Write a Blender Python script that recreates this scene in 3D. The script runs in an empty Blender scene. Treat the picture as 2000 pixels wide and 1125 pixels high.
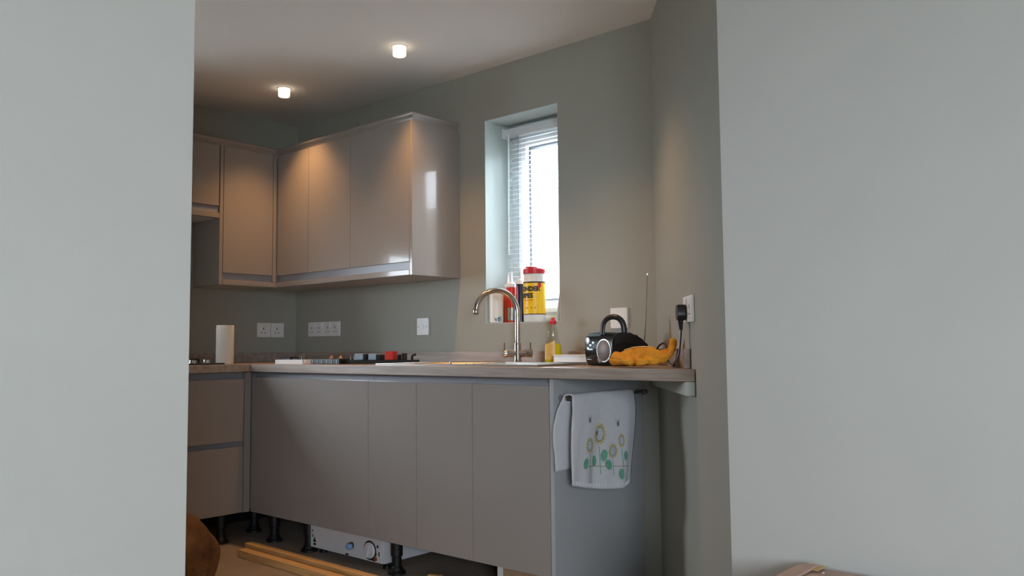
import bpy, bmesh, math, random
from mathutils import Vector, Matrix
random.seed(7)
S = bpy.context.scene
COL = S.collection
PI = math.pi

# ------------------------------------------------------------------ camera
CAM = Vector((4.398, -3.006, 0.986)); YAW = 0.7176; PITCH = 0.0705; ROLL = -0.0094
cd = bpy.data.cameras.new('camera'); cam = bpy.data.objects.new('camera', cd); COL.objects.link(cam)
cd.sensor_width = 36.0; cd.lens = 1630.0 / 2000.0 * 36.0; cd.clip_start = 0.05; cd.clip_end = 200
fw = Vector((-math.sin(YAW) * math.cos(PITCH), math.cos(YAW) * math.cos(PITCH), math.sin(PITCH)))
rt = Vector((math.cos(YAW), math.sin(YAW), 0)); up = rt.cross(fw)
rt2 = rt * math.cos(ROLL) + up * math.sin(ROLL); up2 = up * math.cos(ROLL) - rt * math.sin(ROLL)
mw = Matrix((rt2, up2, -fw)).transposed().to_4x4(); mw.translation = CAM
cam.matrix_world = mw
S.camera = cam

# ------------------------------------------------------------------ sky and daylight
SKY = 38.0
w = bpy.data.worlds.new('overcast_sky'); S.world = w; w.use_nodes = True
bg = w.node_tree.nodes['Background']; bg.inputs[0].default_value = (0.79, 0.89, 1.0, 1); bg.inputs[1].default_value = SKY

def portal(name, loc, rot, sx, sy):
    l = bpy.data.lights.new(name, 'AREA'); l.shape = 'RECTANGLE'; l.size = sx; l.size_y = sy
    l.cycles.is_portal = True
    o = bpy.data.objects.new(name, l); COL.objects.link(o); o.location = loc; o.rotation_euler = rot
    return o
# sampling portals in the three window openings (they emit nothing themselves)
portal('window_portal', (1.8325, 0.29, 1.6075), (-PI / 2, 0, 0), 0.465, 1.015)        # kitchen window, faces -y
portal('window_portal', (-0.29, -1.76, 1.355), (0, -PI / 2, 0), 0.73, 0.72)               # left window, faces +x
BAY = Matrix.Translation((6.95, -4.85, 0)) @ Matrix.Rotation(math.radians(42), 4, 'Z')   # living room corner door
bp_ = portal('window_portal', (0, 0, 0), (0, 0, 0), 1.16, 1.4)
bp_.matrix_world = BAY @ Matrix.Translation((0, -0.09, 1.4)) @ Matrix.Rotation(PI / 2, 4, 'X')

vs = S.view_settings
S.display_settings.display_device = 'sRGB'
vs.view_transform = 'Standard'; vs.look = 'None'; vs.gamma = 1.0; vs.use_curve_mapping = False
vs.exposure = 0.12
S.cycles.diffuse_bounces = 6; S.cycles.sample_clamp_indirect = 60.0; S.cycles.transparent_max_bounces = 16
LAMP = 27.0      # watts of each ceiling downlight

# ------------------------------------------------------------------ materials
def lin(c):
    return tuple(((v / 255.0) / 12.92 if v / 255.0 <= 0.04045 else ((v / 255.0 + 0.055) / 1.055) ** 2.4) for v in c)

def mat(name, rgb, rough=0.5, metal=0.0, coat=0.0, var=0.04, scale=12.0, stretch=(1, 1, 1), bump=0.0, bscale=60.0,
        spec=0.5, sheen=0.0, emit=None, estr=0.0, detail=4.0, second=None):
    m = bpy.data.materials.new(name); m.use_nodes = True
    nt = m.node_tree; b = nt.nodes['Principled BSDF']
    c = lin(rgb)
    tc = nt.nodes.new('ShaderNodeTexCoord'); mp = nt.nodes.new('ShaderNodeMapping'); mp.inputs['Scale'].default_value = stretch
    nt.links.new(tc.outputs['Object'], mp.inputs[0])
    n = nt.nodes.new('ShaderNodeTexNoise'); n.inputs['Scale'].default_value = scale; n.inputs['Detail'].default_value = detail
    nt.links.new(mp.outputs[0], n.inputs['Vector'])
    r = nt.nodes.new('ShaderNodeValToRGB'); nt.links.new(n.outputs['Fac'], r.inputs[0])
    lo = lin(second) if second else tuple(v * (1 - var) for v in c)
    hi = c if second else tuple(min(1, v * (1 + var)) for v in c)
    r.color_ramp.elements[0].position = 0.3; r.color_ramp.elements[0].color = (*lo, 1)
    r.color_ramp.elements[1].position = 0.7; r.color_ramp.elements[1].color = (*hi, 1)
    nt.links.new(r.outputs[0], b.inputs['Base Color'])
    b.inputs['Roughness'].default_value = rough; b.inputs['Metallic'].default_value = metal
    b.inputs['Coat Weight'].default_value = coat; b.inputs['Coat Roughness'].default_value = 0.03
    b.inputs['Specular IOR Level'].default_value = spec
    b.inputs['Sheen Weight'].default_value = sheen
    if emit:
        b.inputs['Emission Color'].default_value = (*emit, 1); b.inputs['Emission Strength'].default_value = estr
    if bump:
        n2 = nt.nodes.new('ShaderNodeTexNoise'); n2.inputs['Scale'].default_value = bscale; n2.inputs['Detail'].default_value = 3
        nt.links.new(mp.outputs[0], n2.inputs['Vector'])
        bp = nt.nodes.new('ShaderNodeBump'); bp.inputs['Strength'].default_value = bump; bp.inputs['Distance'].default_value = 0.01
        nt.links.new(n2.outputs['Fac'], bp.inputs['Height']); nt.links.new(bp.outputs[0], b.inputs['Normal'])
    return m

def glass(name, tint=(0.97, 0.98, 0.98)):
    m = bpy.data.materials.new(name); m.use_nodes = True; nt = m.node_tree
    for n in list(nt.nodes): nt.nodes.remove(n)
    o = nt.nodes.new('ShaderNodeOutputMaterial'); mx = nt.nodes.new('ShaderNodeMixShader')
    t = nt.nodes.new('ShaderNodeBsdfTransparent'); t.inputs[0].default_value = (*tint, 1)
    g = nt.nodes.new('ShaderNodeBsdfGlossy'); g.inputs['Roughness'].default_value = 0.0
    f = nt.nodes.new('ShaderNodeFresnel')
    ge = nt.nodes.new('ShaderNodeNewGeometry'); mr = nt.nodes.new('ShaderNodeMapRange')
    mr.inputs['To Min'].default_value = 1.45; mr.inputs['To Max'].default_value = 1 / 1.45      # thin sheet: same reflectance on both faces
    nt.links.new(ge.outputs['Backfacing'], mr.inputs['Value']); nt.links.new(mr.outputs['Result'], f.inputs[0])
    nt.links.new(f.outputs[0], mx.inputs[0]); nt.links.new(t.outputs[0], mx.inputs[1]); nt.links.new(g.outputs[0], mx.inputs[2])
    nt.links.new(mx.outputs[0], o.inputs[0])
    return m

M = {}
M['paint'] = mat('sage_wall_paint', (163, 162, 152), 0.75, var=0.015, scale=3, bump=0.03, bscale=180, spec=0.25)
M['paint_lit'] = mat('daylit_wall_paint', (199, 197, 191), 0.75, var=0.015, scale=3, bump=0.03, bscale=180, spec=0.25)  # lighter copy of the wall paint, stronger daylight put into the colour
M['ceiling'] = mat('white_ceiling_paint', (240, 236, 232), 0.85, var=0.01, scale=2, spec=0.2)
M['floor'] = mat('dusty_floor_board', (150, 134, 120), 0.8, var=0.10, scale=5, detail=8, bump=0.05, bscale=90, spec=0.2)
M['door'] = mat('gloss_cashmere_door', (152, 143, 137), 0.12, coat=0.1, var=0.01, scale=2, spec=0.14)
M['carcass'] = mat('grey_cabinet_board', (176, 172, 168), 0.5, var=0.02, scale=4)
M['recess'] = mat('grey_recess_profile', (150, 148, 152), 0.35, var=0.02, scale=4)
M['worktop'] = mat('grey_oak_laminate', (172, 156, 144), 0.42, scale=7, stretch=(0.6, 7, 7), second=(142, 124, 112), detail=8)
M['steel'] = mat('brushed_stainless_steel', (200, 198, 194), 0.28, metal=1.0, var=0.03, scale=60, stretch=(1, 12, 12))
M['chrome'] = mat('satin_nickel', (196, 188, 180), 0.18, metal=1.0, var=0.02)
M['white'] = mat('white_plastic', (232, 230, 228), 0.35, var=0.01)
M['upvc'] = mat('white_window_frame_plastic', (236, 238, 238), 0.35, var=0.01)
M['blind'] = mat('white_blind_slat', (236, 238, 240), 0.45, var=0.01)
M['gasket'] = mat('grey_window_gasket', (96, 104, 112), 0.6, var=0.02)
M['black'] = mat('black_plastic', (24, 24, 27), 0.38, var=0.1)
M['blackgloss'] = mat('glossy_black_plastic', (20, 22, 24), 0.18, var=0.1, coat=0.4)
M['legplastic'] = mat('black_leg_plastic', (20, 19, 20), 0.5, var=0.1)
M['grille'] = mat('grey_speaker_grille', (128, 118, 116), 0.5, var=0.15, scale=420, metal=0.3)
M['silver'] = mat('silver_plastic', (190, 194, 196), 0.3, metal=0.6, var=0.02)
M['towel'] = mat('white_terry_cotton', (226, 224, 228), 0.95, var=0.03, scale=40, bump=0.5, bscale=700, sheen=0.3, spec=0.1)
M['petal'] = mat('yellow_embroidery', (212, 196, 146), 0.9, var=0.15, scale=80, spec=0.1)
M['ringbrown'] = mat('brown_embroidery', (176, 162, 126), 0.9, var=0.1, scale=80, spec=0.1)
M['seedgrey'] = mat('pale_grey_embroidery', (196, 204, 208), 0.9, var=0.06, scale=80, spec=0.1)
M['leafgreen'] = mat('green_embroidery', (122, 176, 152), 0.9, var=0.15, scale=80, spec=0.1)
M['beebrown'] = mat('dark_brown_embroidery', (132, 122, 118), 0.9, var=0.1, scale=80, spec=0.1)
M['pine'] = mat('planed_pine', (222, 178, 118), 0.6, scale=8, stretch=(1, 14, 14), second=(198, 150, 92), detail=6)
M['card'] = mat('brown_cardboard', (186, 158, 144), 0.8, var=0.05, scale=9, spec=0.2)
M['tape'] = mat('yellow_packing_tape', (206, 166, 96), 0.3, var=0.05)
M['sack'] = mat('brown_canvas', (134, 98, 66), 0.9, scale=6, second=(84, 58, 38), detail=8, bump=0.4, bscale=40, spec=0.15)
M['glove'] = mat('orange_leather', (226, 160, 48), 0.75, scale=14, second=(200, 124, 30), detail=6, bump=0.25, bscale=60, spec=0.25)
M['red'] = mat('red_plastic', (206, 40, 52), 0.4, var=0.04)
M['orange'] = mat('orange_cartridge_print', (226, 84, 40), 0.35, var=0.05)
M['redprint'] = mat('red_cartridge_print', (214, 56, 36), 0.35, var=0.05)
M['navy'] = mat('navy_cartridge_print', (34, 34, 62), 0.3, var=0.08)
M['maroon'] = mat('maroon_cartridge_print', (140, 38, 62), 0.3, var=0.05)
M['yellow'] = mat('yellow_label', (248, 200, 12), 0.4, var=0.02)
M['ink'] = mat('black_ink', (22, 18, 16), 0.5, var=0.05)
M['redink'] = mat('red_ink', (216, 84, 30), 0.5, var=0.03)
M['blueink'] = mat('blue_ink', (150, 186, 212), 0.5, var=0.03)
M['liquid'] = mat('yellow_washing_up_liquid', (226, 204, 16), 0.1, var=0.03)
M['bottlelabel'] = mat('yellow_bottle_label', (222, 190, 70), 0.4, second=(214, 160, 110), scale=60)
M['clear'] = glass('clear_plastic', (0.93, 0.94, 0.93))
M['pane'] = glass('window_glass')
M['bulb'] = mat('lit_lamp_glass', (255, 240, 210), 0.4, emit=(1.0, 0.86, 0.62), estr=2.6, var=0.0)
M['paper'] = mat('white_kitchen_paper', (230, 222, 212), 0.95, var=0.02, scale=50, bump=0.3, bscale=160, spec=0.1)
M['bluegrey'] = mat('blue_grey_plastic', (140, 158, 172), 0.5, var=0.05)
M['reddull'] = mat('red_tool_plastic', (188, 40, 28), 0.45, var=0.05)
M['denim'] = mat('dark_blue_plastic_roll', (44, 50, 66), 0.5, var=0.2, scale=60)
M['appliance'] = mat('white_enamel', (208, 206, 208), 0.35, var=0.02)
M['copper'] = mat('copper_terminal', (200, 130, 90), 0.4, metal=0.8)
M['bluecap'] = mat('blue_connector_cap', (120, 160, 200), 0.4)
M['chip'] = mat('tan_chipboard', (172, 142, 112), 0.8, var=0.15, scale=90)
M['outside'] = mat('pale_rendered_garden_wall', (128, 116, 106), 0.9, var=0.06, scale=3)
M['ground'] = mat('grey_paved_ground', (150, 150, 146), 0.9, var=0.1, scale=2)
M['putty'] = mat('pale_green_painted_wood', (186, 190, 180), 0.6, var=0.02)

# ------------------------------------------------------------------ mesh helpers
class MB:
    def __init__(s): s.v = []; s.f = []; s.sm = []
    def add(s, vs, fs, smooth=False, T=None):
        o = len(s.v)
        s.v += [tuple(T @ Vector(p)) if T is not None else tuple(p) for p in vs]
        s.f += [tuple(i + o for i in f) for f in fs]; s.sm += [smooth] * len(fs)
        return s
    def box(s, x0, x1, y0, y1, z0, z1, T=None):
        v = [(x, y, z) for z in (z0, z1) for y in (y0, y1) for x in (x0, x1)]
        return s.add(v, [(0, 2, 3, 1), (4, 5, 7, 6), (0, 1, 5, 4), (2, 6, 7, 3), (0, 4, 6, 2), (1, 3, 7, 5)], False, T)
    def prism(s, poly, z0, z1, T=None):
        a = sum(poly[i][0] * poly[(i + 1) % len(poly)][1] - poly[(i + 1) % len(poly)][0] * poly[i][1] for i in range(len(poly)))
        if a < 0: poly = poly[::-1]
        n = len(poly)
        v = [(x, y, z0) for x, y in poly] + [(x, y, z1) for x, y in poly]
        f = [tuple(range(n))[::-1], tuple(range(n, 2 * n))] + [(i, (i + 1) % n, n + (i + 1) % n, n + i) for i in range(n)]
        return s.add(v, f, False, T)
    def lathe(s, prof, c=(0, 0, 0), seg=24, T=None, sx=1.0, sy=1.0):
        v = []; f = []; n = len(prof)
        for k in range(seg):
            a = 2 * PI * k / seg
            for r, z in prof: v.append((c[0] + r * sx * math.cos(a), c[1] + r * sy * math.sin(a), c[2] + z))
        for k in range(seg):
            k2 = (k + 1) % seg
            for i in range(n - 1): f.append((k * n + i, k2 * n + i, k2 * n + i + 1, k * n + i + 1))
        f.append(tuple(k * n for k in range(seg))[::-1]); f.append(tuple(k * n + n - 1 for k in range(seg)))
        return s.add(v, f, True, T)
    def tube(s, pts, r, seg=10, T=None, flat=1.0):
        pts = [Vector(p) for p in pts]; n = len(pts)
        rs = r if isinstance(r, (list, tuple)) else [r] * n
        t0 = (pts[1] - pts[0]).normalized()
        u = t0.orthogonal().normalized(); v = []; f = []
        for i, p in enumerate(pts):
            t = (pts[min(i + 1, n - 1)] - pts[max(i - 1, 0)]).normalized()
            u = (u - t * u.dot(t)).normalized(); b = t.cross(u)
            for k in range(seg):
                a = 2 * PI * k / seg
                v.append(tuple(p + (u * math.cos(a) + b * math.sin(a) * flat) * rs[i]))
        for i in range(n - 1):
            for k in range(seg):
                k2 = (k + 1) % seg
                f.append((i * seg + k, i * seg + k2, (i + 1) * seg + k2, (i + 1) * seg + k))
        f.append(tuple(range(seg))[::-1]); f.append(tuple((n - 1) * seg + k for k in range(seg)))
        return s.add(v, f, True, T)
    def grid(s, fn, nu, nv, T=None):
        v = [fn(i / nu, j / nv) for j in range(nv + 1) for i in range(nu + 1)]
        f = [(j * (nu + 1) + i, j * (nu + 1) + i + 1, (j + 1) * (nu + 1) + i + 1, (j + 1) * (nu + 1) + i) for j in range(nv) for i in range(nu)]
        return s.add(v, f, True, T)

ROOTLOC = {}
def obj(name, mb, m, parent=None, bevel=0.0, bseg=2, sharp=35):
    off = ROOTLOC.get(parent.name, Vector((0, 0, 0))) if parent else Vector((0, 0, 0))
    me = bpy.data.meshes.new(name)
    me.from_pydata([tuple(Vector(p) - off) for p in mb.v], [], mb.f)
    for p, sm in zip(me.polygons, mb.sm): p.use_smooth = sm
    bm = bmesh.new(); bm.from_mesh(me)
    bmesh.ops.recalc_face_normals(bm, faces=bm.faces)
    if bevel:
        es = [e for e in bm.edges if len(e.link_faces) == 2 and e.calc_face_angle(0) > 0.5]
        bmesh.ops.bevel(bm, geom=es, offset=bevel, segments=bseg, profile=0.5, affect='EDGES', clamp_overlap=True)
        for f in bm.faces: f.smooth = True
    bm.to_mesh(me); bm.free()
    me.set_sharp_from_angle(angle=math.radians(sharp))
    wn = bool(bevel)
    me.materials.append(M[m] if isinstance(m, str) else m)
    o = bpy.data.objects.new(name, me); COL.objects.link(o)
    if wn:
        k_ = o.modifiers.new('flat_faces', 'WEIGHTED_NORMAL'); k_.keep_sharp = True; k_.weight = 100
    if parent:
        o.parent = parent; ROOTLOC[o.name] = off
    return o

def thing(name, loc, label=None, cat=None, group=None, kind=None):
    o = bpy.data.objects.new(name, None); COL.objects.link(o); o.location = loc
    o.empty_display_size = 0.05
    ROOTLOC[o.name] = Vector(loc)
    return tag(o, label, cat, group, kind)

def tag(o, label=None, cat=None, group=None, kind=None):
    if label: o['label'] = label
    if cat: o['category'] = cat
    if group: o['group'] = group
    if kind: o['kind'] = kind
    return o

def struct(name, mb, m, **k):
    return tag(obj(name, mb, m, **k), kind='structure')

def text_mesh(body, size, fn, m, name, parent, bold=0.0):
    """flat lettering laid on a surface by fn(x, y) -> world point"""
    c = bpy.data.curves.new('t', 'FONT'); c.body = body; c.size = size; c.align_x = 'LEFT'; c.offset = bold
    c.resolution_u = 3
    o = bpy.data.objects.new('t', c); COL.objects.link(o)
    dg = bpy.context.evaluated_depsgraph_get(); me = bpy.data.meshes.new_from_object(o.evaluated_get(dg))
    bm = bmesh.new(); bm.from_mesh(me)
    bmesh.ops.triangulate(bm, faces=bm.faces)
    for _ in range(2):
        es = [e for e in bm.edges if e.calc_length() > size * 0.3]
        if es: bmesh.ops.subdivide_edges(bm, edges=es, cuts=1); bmesh.ops.triangulate(bm, faces=bm.faces)
    mb = MB(); mb.v = [fn(v.co.x, v.co.y) for v in bm.verts]
    bm.verts.index_update()
    mb.f = [tuple(v.index for v in f.verts) for f in bm.faces]; mb.sm = [False] * len(mb.f)
    bm.free(); bpy.data.objects.remove(o); bpy.data.curves.remove(c); bpy.data.meshes.remove(me)
    return obj(name, mb, m, parent)

# ------------------------------------------------------------------ the setting
HC = 2.374
A0 = (2.57, 0.0); A1 = (3.358, -0.948)                     # angled wall, corner -> arris
AD = Vector((A1[0] - A0[0], A1[1] - A0[1], 0)).normalized()  # along the angled wall, towards the room
AN = Vector((-AD.y, AD.x, 0)); AN = AN if AN.x < 0 else -AN  # its normal, into the kitchen
PX, PY = 3.05, -2.2955                                                  # free end of the near partition wall

def wall_hole_y(x0, x1, y0, y1, hx0, hx1, hz0, hz1):
    return MB().box(x0, hx0, y0, y1, 0, HC).box(hx1, x1, y0, y1, 0, HC).box(hx0, hx1, y0, y1, 0, hz0).box(hx0, hx1, y0, y1, hz1, HC)
def wall_hole_x(x0, x1, y0, y1, hy0, hy1, hz0, hz1):
    return MB().box(x0, x1, y0, hy0, 0, HC).box(x0, x1, hy1, y1, 0, HC).box(x0, x1, hy0, hy1, 0, hz0).box(x0, x1, hy0, hy1, hz1, HC)

struct('floor', MB().box(-0.3, 7.75, -5.6, 0.3, -0.12, 0), 'floor')
struct('ceiling', MB().box(-0.3, 7.75, -5.6, 0.3, HC, HC + 0.15), 'ceiling')
struct('wall_window_side', wall_hole_y(-0.3, 2.74, 0.0, 0.3, 1.60, 2.065, 1.10, 2.115), 'paint')
M['reveal_lit'] = mat('daylit_reveal_tone', (188, 198, 195), 0.6, var=0.01, scale=3, spec=0.25)  # lightened wall colour, stands in for bright daylight on the recess sides
struct('lit_lining_1', MB().box(1.6002, 1.604, 0.001, 0.2045, 1.1035, 2.1115), 'reveal_lit')  # thin skins added over the recess to carry the daylit colour
struct('lit_lining_2', MB().box(2.061, 2.0648, 0.001, 0.2045, 1.1035, 2.1115), 'reveal_lit')
struct('lit_lining_3', MB().box(1.6002, 2.0648, 0.001, 0.2045, 2.1117, 2.1148), 'reveal_lit')
struct('lit_lining_4', MB().box(1.6002, 2.0648, 0.001, 0.2045, 1.1002, 1.1033), 'reveal_lit')
struct('shade_strip_window_side', MB().box(0.012, 2.47, -0.012, -0.001, 0.001, 0.15), 'legplastic')  # black strip added as the deep shade behind the units
struct('shade_strip_left', MB().box(0.001, 0.012, -2.45, -0.001, 0.001, 0.15), 'legplastic')  # same painted shade along the foot of the left wall
struct('wall_left', wall_hole_x(-0.3, 0.0, -3.45, 0.0, -2.12, -1.40, 0.99, 1.72), 'paint')
struct('wall_angled', MB().prism([A0, A1, (A1[0], A1[1] + 0.2), (2.74, 0.0)], 0, HC), 'paint')
struct('wall_right', MB().box(A1[0], 7.75, A1[1], A1[1] + 0.2, 0, HC), 'paint_lit')
struct('wall_near_left', MB().box(PX - 0.10, PX, -5.42, PY, 0, HC), 'paint_lit', bevel=0.003)
struct('wall_kitchen_rear', MB().box(0.0, PX - 0.10, -3.45, -3.30, 0, HC), 'paint')
struct('wall_living_rear', MB().box(PX - 0.1, 6.32, -5.55, -5.42, 0, HC), 'paint')
cw = MB()
for a0_, a1_, z0_, z1_ in ((-0.95, -0.58, 0, HC), (0.58, 0.95, 0, HC), (-0.58, 0.58, 0, 0.7), (-0.58, 0.58, 2.1, HC)):
    cw.box(a0_, a1_, -0.1, 0.0, z0_, z1_, T=BAY)
struct('wall_living_corner', cw, 'paint')
struct('wall_living_side', MB().box(7.60, 7.75, -4.25, A1[1], 0, HC), 'paint')
struct('ground', MB().box(-14, 20, -20, 14, -0.35, -0.15), 'ground')
struct('garden_wall', MB().box(-8, 12, 3.4, 3.6, -0.15, 2.55), 'outside')

def window_unit(name, axis, a0, a1, z0, z1, p, fr, sash=0.0, T=None):
    """frame in an opening; axis 'y': lies in plane y = p and runs along x"""
    c = (a0 + a1) / 2
    loc = (c, p, z0) if axis == 'y' else (p, c, z0)
    r = thing(name, tuple(T @ Vector(loc)) if T else loc, kind='structure')
    def bar(mb, u0, u1, w0, w1, d0, d1):
        if axis == 'y': mb.box(u0, u1, p + d0, p + d1, w0, w1, T=T)
        else: mb.box(p + d0, p + d1, u0, u1, w0, w1)
    def ring(u0, u1, w0, w1, t, d0, d1):
        mb = MB()
        bar(mb, u0, u0 + t, w0, w1, d0, d1); bar(mb, u1 - t, u1, w0, w1, d0, d1)
        bar(mb, u0 + t, u1 - t, w0, w0 + t, d0, d1); bar(mb, u0 + t, u1 - t, w1 - t, w1, d0, d1)
        return mb
    obj('frame', ring(a0, a1, z0, z1, fr, -0.03, 0.03), 'upvc', r)
    i = fr
    if sash:
        obj('sash', ring(a0 + i, a1 - i, z0 + i, z1 - i, sash, -0.045, 0.02), 'upvc', r); i += sash
    obj('gasket', ring(a0 + i, a1 - i, z0 + i, z1 - i, 0.012, -0.02, 0.012), 'gasket', r)
    g = MB(); bar(g, a0 + i, a1 - i, z0 + i, z1 - i, -0.004, 0.004)
    obj('pane', g, 'pane', r)
    return r
window_unit('window_1', 'y', 1.60, 2.065, 1.10, 2.115, 0.235, 0.055, 0.055)
window_unit('window_2', 'x', -2.12, -1.40, 0.99, 1.72, -0.2, 0.06)
window_unit('window_3', 'y', -0.58, 0.58, 0.7, 2.1, -0.06, 0.05, T=BAY)

# ------------------------------------------------------------------ ceiling downlights
def downlight(x, y, label):
    t = thing('ceiling_downlight', (x, y, HC), label, 'light', 'warm kitchen ceiling downlights')
    obj('bezel', MB().lathe([(0.031, -0.001), (0.031, -0.003), (0.036, -0.003), (0.038, -0.001)], (x, y, HC), 28), 'white', t)
    obj('bulb', MB().lathe([(0.030, 0.0), (0.030, -0.040), (0.028, -0.044), (0.016, -0.046), (0.001, -0.047)], (x, y, HC), 28), 'bulb', t)
    l = bpy.data.lights.new('downlight_lamp', 'SPOT'); l.energy = LAMP; l.color = (1.0, 0.53, 0.20)
    l.spot_size = math.radians(100); l.spot_blend = 1.0; l.shadow_soft_size = 0.025
    o = bpy.data.objects.new('downlight_lamp', l); COL.objects.link(o); o.parent = t; o.location = (0, 0, -0.06)
downlight(0.615, -0.507, 'lit ceiling downlight nearest the inner corner, above the wall cupboards')
downlight(1.538, -0.504, 'lit ceiling downlight nearer the window, right of the other one in view')
downlight(2.45, -0.62, 'lit ceiling downlight above the radio end of the worktop, just out of the picture')

# ------------------------------------------------------------------ base cabinets
def leg(parent, x, y, h=0.15):
    mb = MB().lathe([(0.001, 0.0), (0.040, 0.0), (0.040, 0.010), (0.030, 0.016), (0.024, 0.03), (0.021, 0.034), (0.021, 0.075),
                     (0.026, 0.078), (0.026, h - 0.012), (0.036, h - 0.010), (0.036, h), (0.001, h)], (x, y, 0), 16)
    return obj('leg', mb, 'legplastic', parent)

DT = 0.842   # top of the base doors, below the finger recess
def base_cabinet(x0, x1, doors, label, legs, cx0=None, cx1=None, ctop=0.868):
    t = thing('base_cabinet', ((x0 + x1) / 2, -0.3, 0), label, 'cabinet', 'base cabinets under the window')
    cx0 = x0 if cx0 is None else cx0; cx1 = x1 if cx1 is None else cx1
    obj('carcass', MB().box(cx0 + 0.001, cx1 - 0.001, -0.555, -0.02, 0.15, ctop), 'carcass', t)
    obj('recess_rail', MB().box(x0 + 0.001, x1 - 0.001, -0.572, -0.557, 0.815, 0.868), 'recess', t)
    for d0, d1 in doors:
        obj('door', MB().box(d0 + 0.0012, d1 - 0.0012, -0.600, -0.578, 0.150, DT), 'door', t, bevel=0.0025)
    for lx, ly in legs: leg(t, lx, ly)
    return t
base_cabinet(0.485, 1.438, [(0.485, 1.438)], 'wide gloss base cupboard in the corner, half in shadow, above the white appliance',
             [(0.587, -0.52), (0.905, -0.53), (0.30, -0.46)], cx0=0.02, cx1=0.93)
base_cabinet(1.438, 2.082, [(1.438, 1.755), (1.755, 2.082)], 'two-door gloss base cupboard below the sink drainer', [(1.551, -0.53), (2.03, -0.12)],
             cx0=1.50, ctop=0.752)
base_cabinet(2.082, 2.473, [(2.082, 2.473)], 'single-door gloss base cupboard beside the hanging towel', [(2.14, -0.12), (2.42, -0.12)], ctop=0.752)
M['endgrey'] = mat('grey_satin_end_panel', (172, 173, 174), 0.3, var=0.01, scale=2, spec=0.2)
t = obj('end_panel', MB().box(2.475, 2.493, -0.600, -0.005, 0.0, 0.868), 'endgrey', bevel=0.0015)
tag(t, 'tall plain grey end panel that carries the towel rail', 'panel')

# drawer unit on the left run
t = thing('drawer_unit', (0.25, -0.94, 0), 'gloss two-drawer base unit below the kitchen roll, at the near wall edge', 'cabinet')
obj('carcass', MB().box(0.02, 0.440, -1.24, -0.602, 0.15, 0.868), 'carcass', t)
obj('filler_strip', MB().box(0.462, 0.483, -0.638, -0.602, 0.150, 0.868), 'door', t, bevel=0.002)
obj('recess_rail', MB().box(0.442, 0.455, -1.24, -0.642, 0.815, 0.868), 'recess', t)
obj('recess_rail', MB().box(0.442, 0.455, -1.24, -0.642, 0.46, 0.53), 'recess', t)
for z0, z1 in ((0.514, 0.834), (0.152, 0.486)):
    obj('drawer_front', MB().box(0.462, 0.483, -1.24, -0.642, z0, z1), 'door', t, bevel=0.0025)
leg(t, 0.410, -0.72); leg(t, 0.410, -1.15)
t = thing('base_cabinet', (0.25, -1.8, 0), 'gloss base cupboard further along the left worktop, behind the near wall', 'cabinet')
obj('carcass', MB().box(0.02, 0.440, -2.45, -1.242, 0.15, 0.868), 'carcass', t)
for a, b in ((-1.84, -1.244), (-2.44, -1.844)):
    obj('door', MB().box(0.462, 0.483, a, b, 0.152, 0.834), 'door', t, bevel=0.0025)
leg(t, 0.41, -1.7); leg(t, 0.41, -2.3)

# ------------------------------------------------------------------ worktop
t = thing('worktop', (1.3, -0.3, 0.87), 'grey-brown wood-grain worktop running round the corner under the window', 'worktop')
wend = Vector((A0[0], A0[1], 0)) + AD * (0.625 / abs(AD.y))
bm = bmesh.new()          # slab with the sink cut-out
outer = [bm.verts.new((x, y, 0.87)) for x, y in ((0.002, -0.625), (1.965, -0.625), (2.345, -0.625), (wend.x - 0.004, -0.625), (A0[0] - 0.004, -0.002), (2.345, -0.002), (1.965, -0.002), (0.002, -0.002))]
inner = [bm.verts.new((x, y, 0.87)) for x, y in ((1.965, -0.530), (2.345, -0.530), (2.345, -0.190), (1.965, -0.190))]
o_, i_ = outer, inner
for q in ((o_[0], o_[1], i_[0], i_[3], o_[6], o_[7]), (o_[1], o_[2], i_[1], i_[0]), (o_[2], o_[3], o_[4], o_[5], i_[2], i_[1]), (i_[3], i_[2], o_[5], o_[6])): bm.faces.new(q)
ex_ = bmesh.ops.extrude_face_region(bm, geom=list(bm.faces))
bmesh.ops.translate(bm, verts=[g_ for g_ in ex_['geom'] if isinstance(g_, bmesh.types.BMVert)], vec=(0, 0, 0.04))
bm.verts.index_update()
sb = MB(); sb.v = [tuple(v_.co) for v_ in bm.verts]; sb.f = [tuple(v_.index for v_ in f_.verts) for f_ in bm.faces]; sb.sm = [False] * len(sb.f); bm.free()
obj('slab', sb, 'worktop', t, bevel=0.003)
obj('return_slab', MB().box(0.002, 0.508, -2.46, -0.6265, 0.87, 0.91), 'worktop', t, bevel=0.004)
obj('upstand', MB().box(0.022, 2.545, -0.020, -0.002, 0.9105, 0.966), 'worktop', t, bevel=0.002)
obj('upstand', MB().box(0.002, 0.020, -2.46, -0.022, 0.9105, 0.966), 'worktop', t, bevel=0.002)
a = Vector((A0[0], A0[1], 0)) + AN * 0.002 + AD * 0.028; b = Vector((A0[0], A0[1], 0)) + AN * 0.002 + AD * 0.735
obj('upstand', MB().prism([(a.x, a.y), (b.x, b.y), (b.x + AN.x * 0.018, b.y + AN.y * 0.018), (a.x + AN.x * 0.018, a.y + AN.y * 0.018)], 0.9105, 0.975), 'worktop', t, bevel=0.002)
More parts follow.
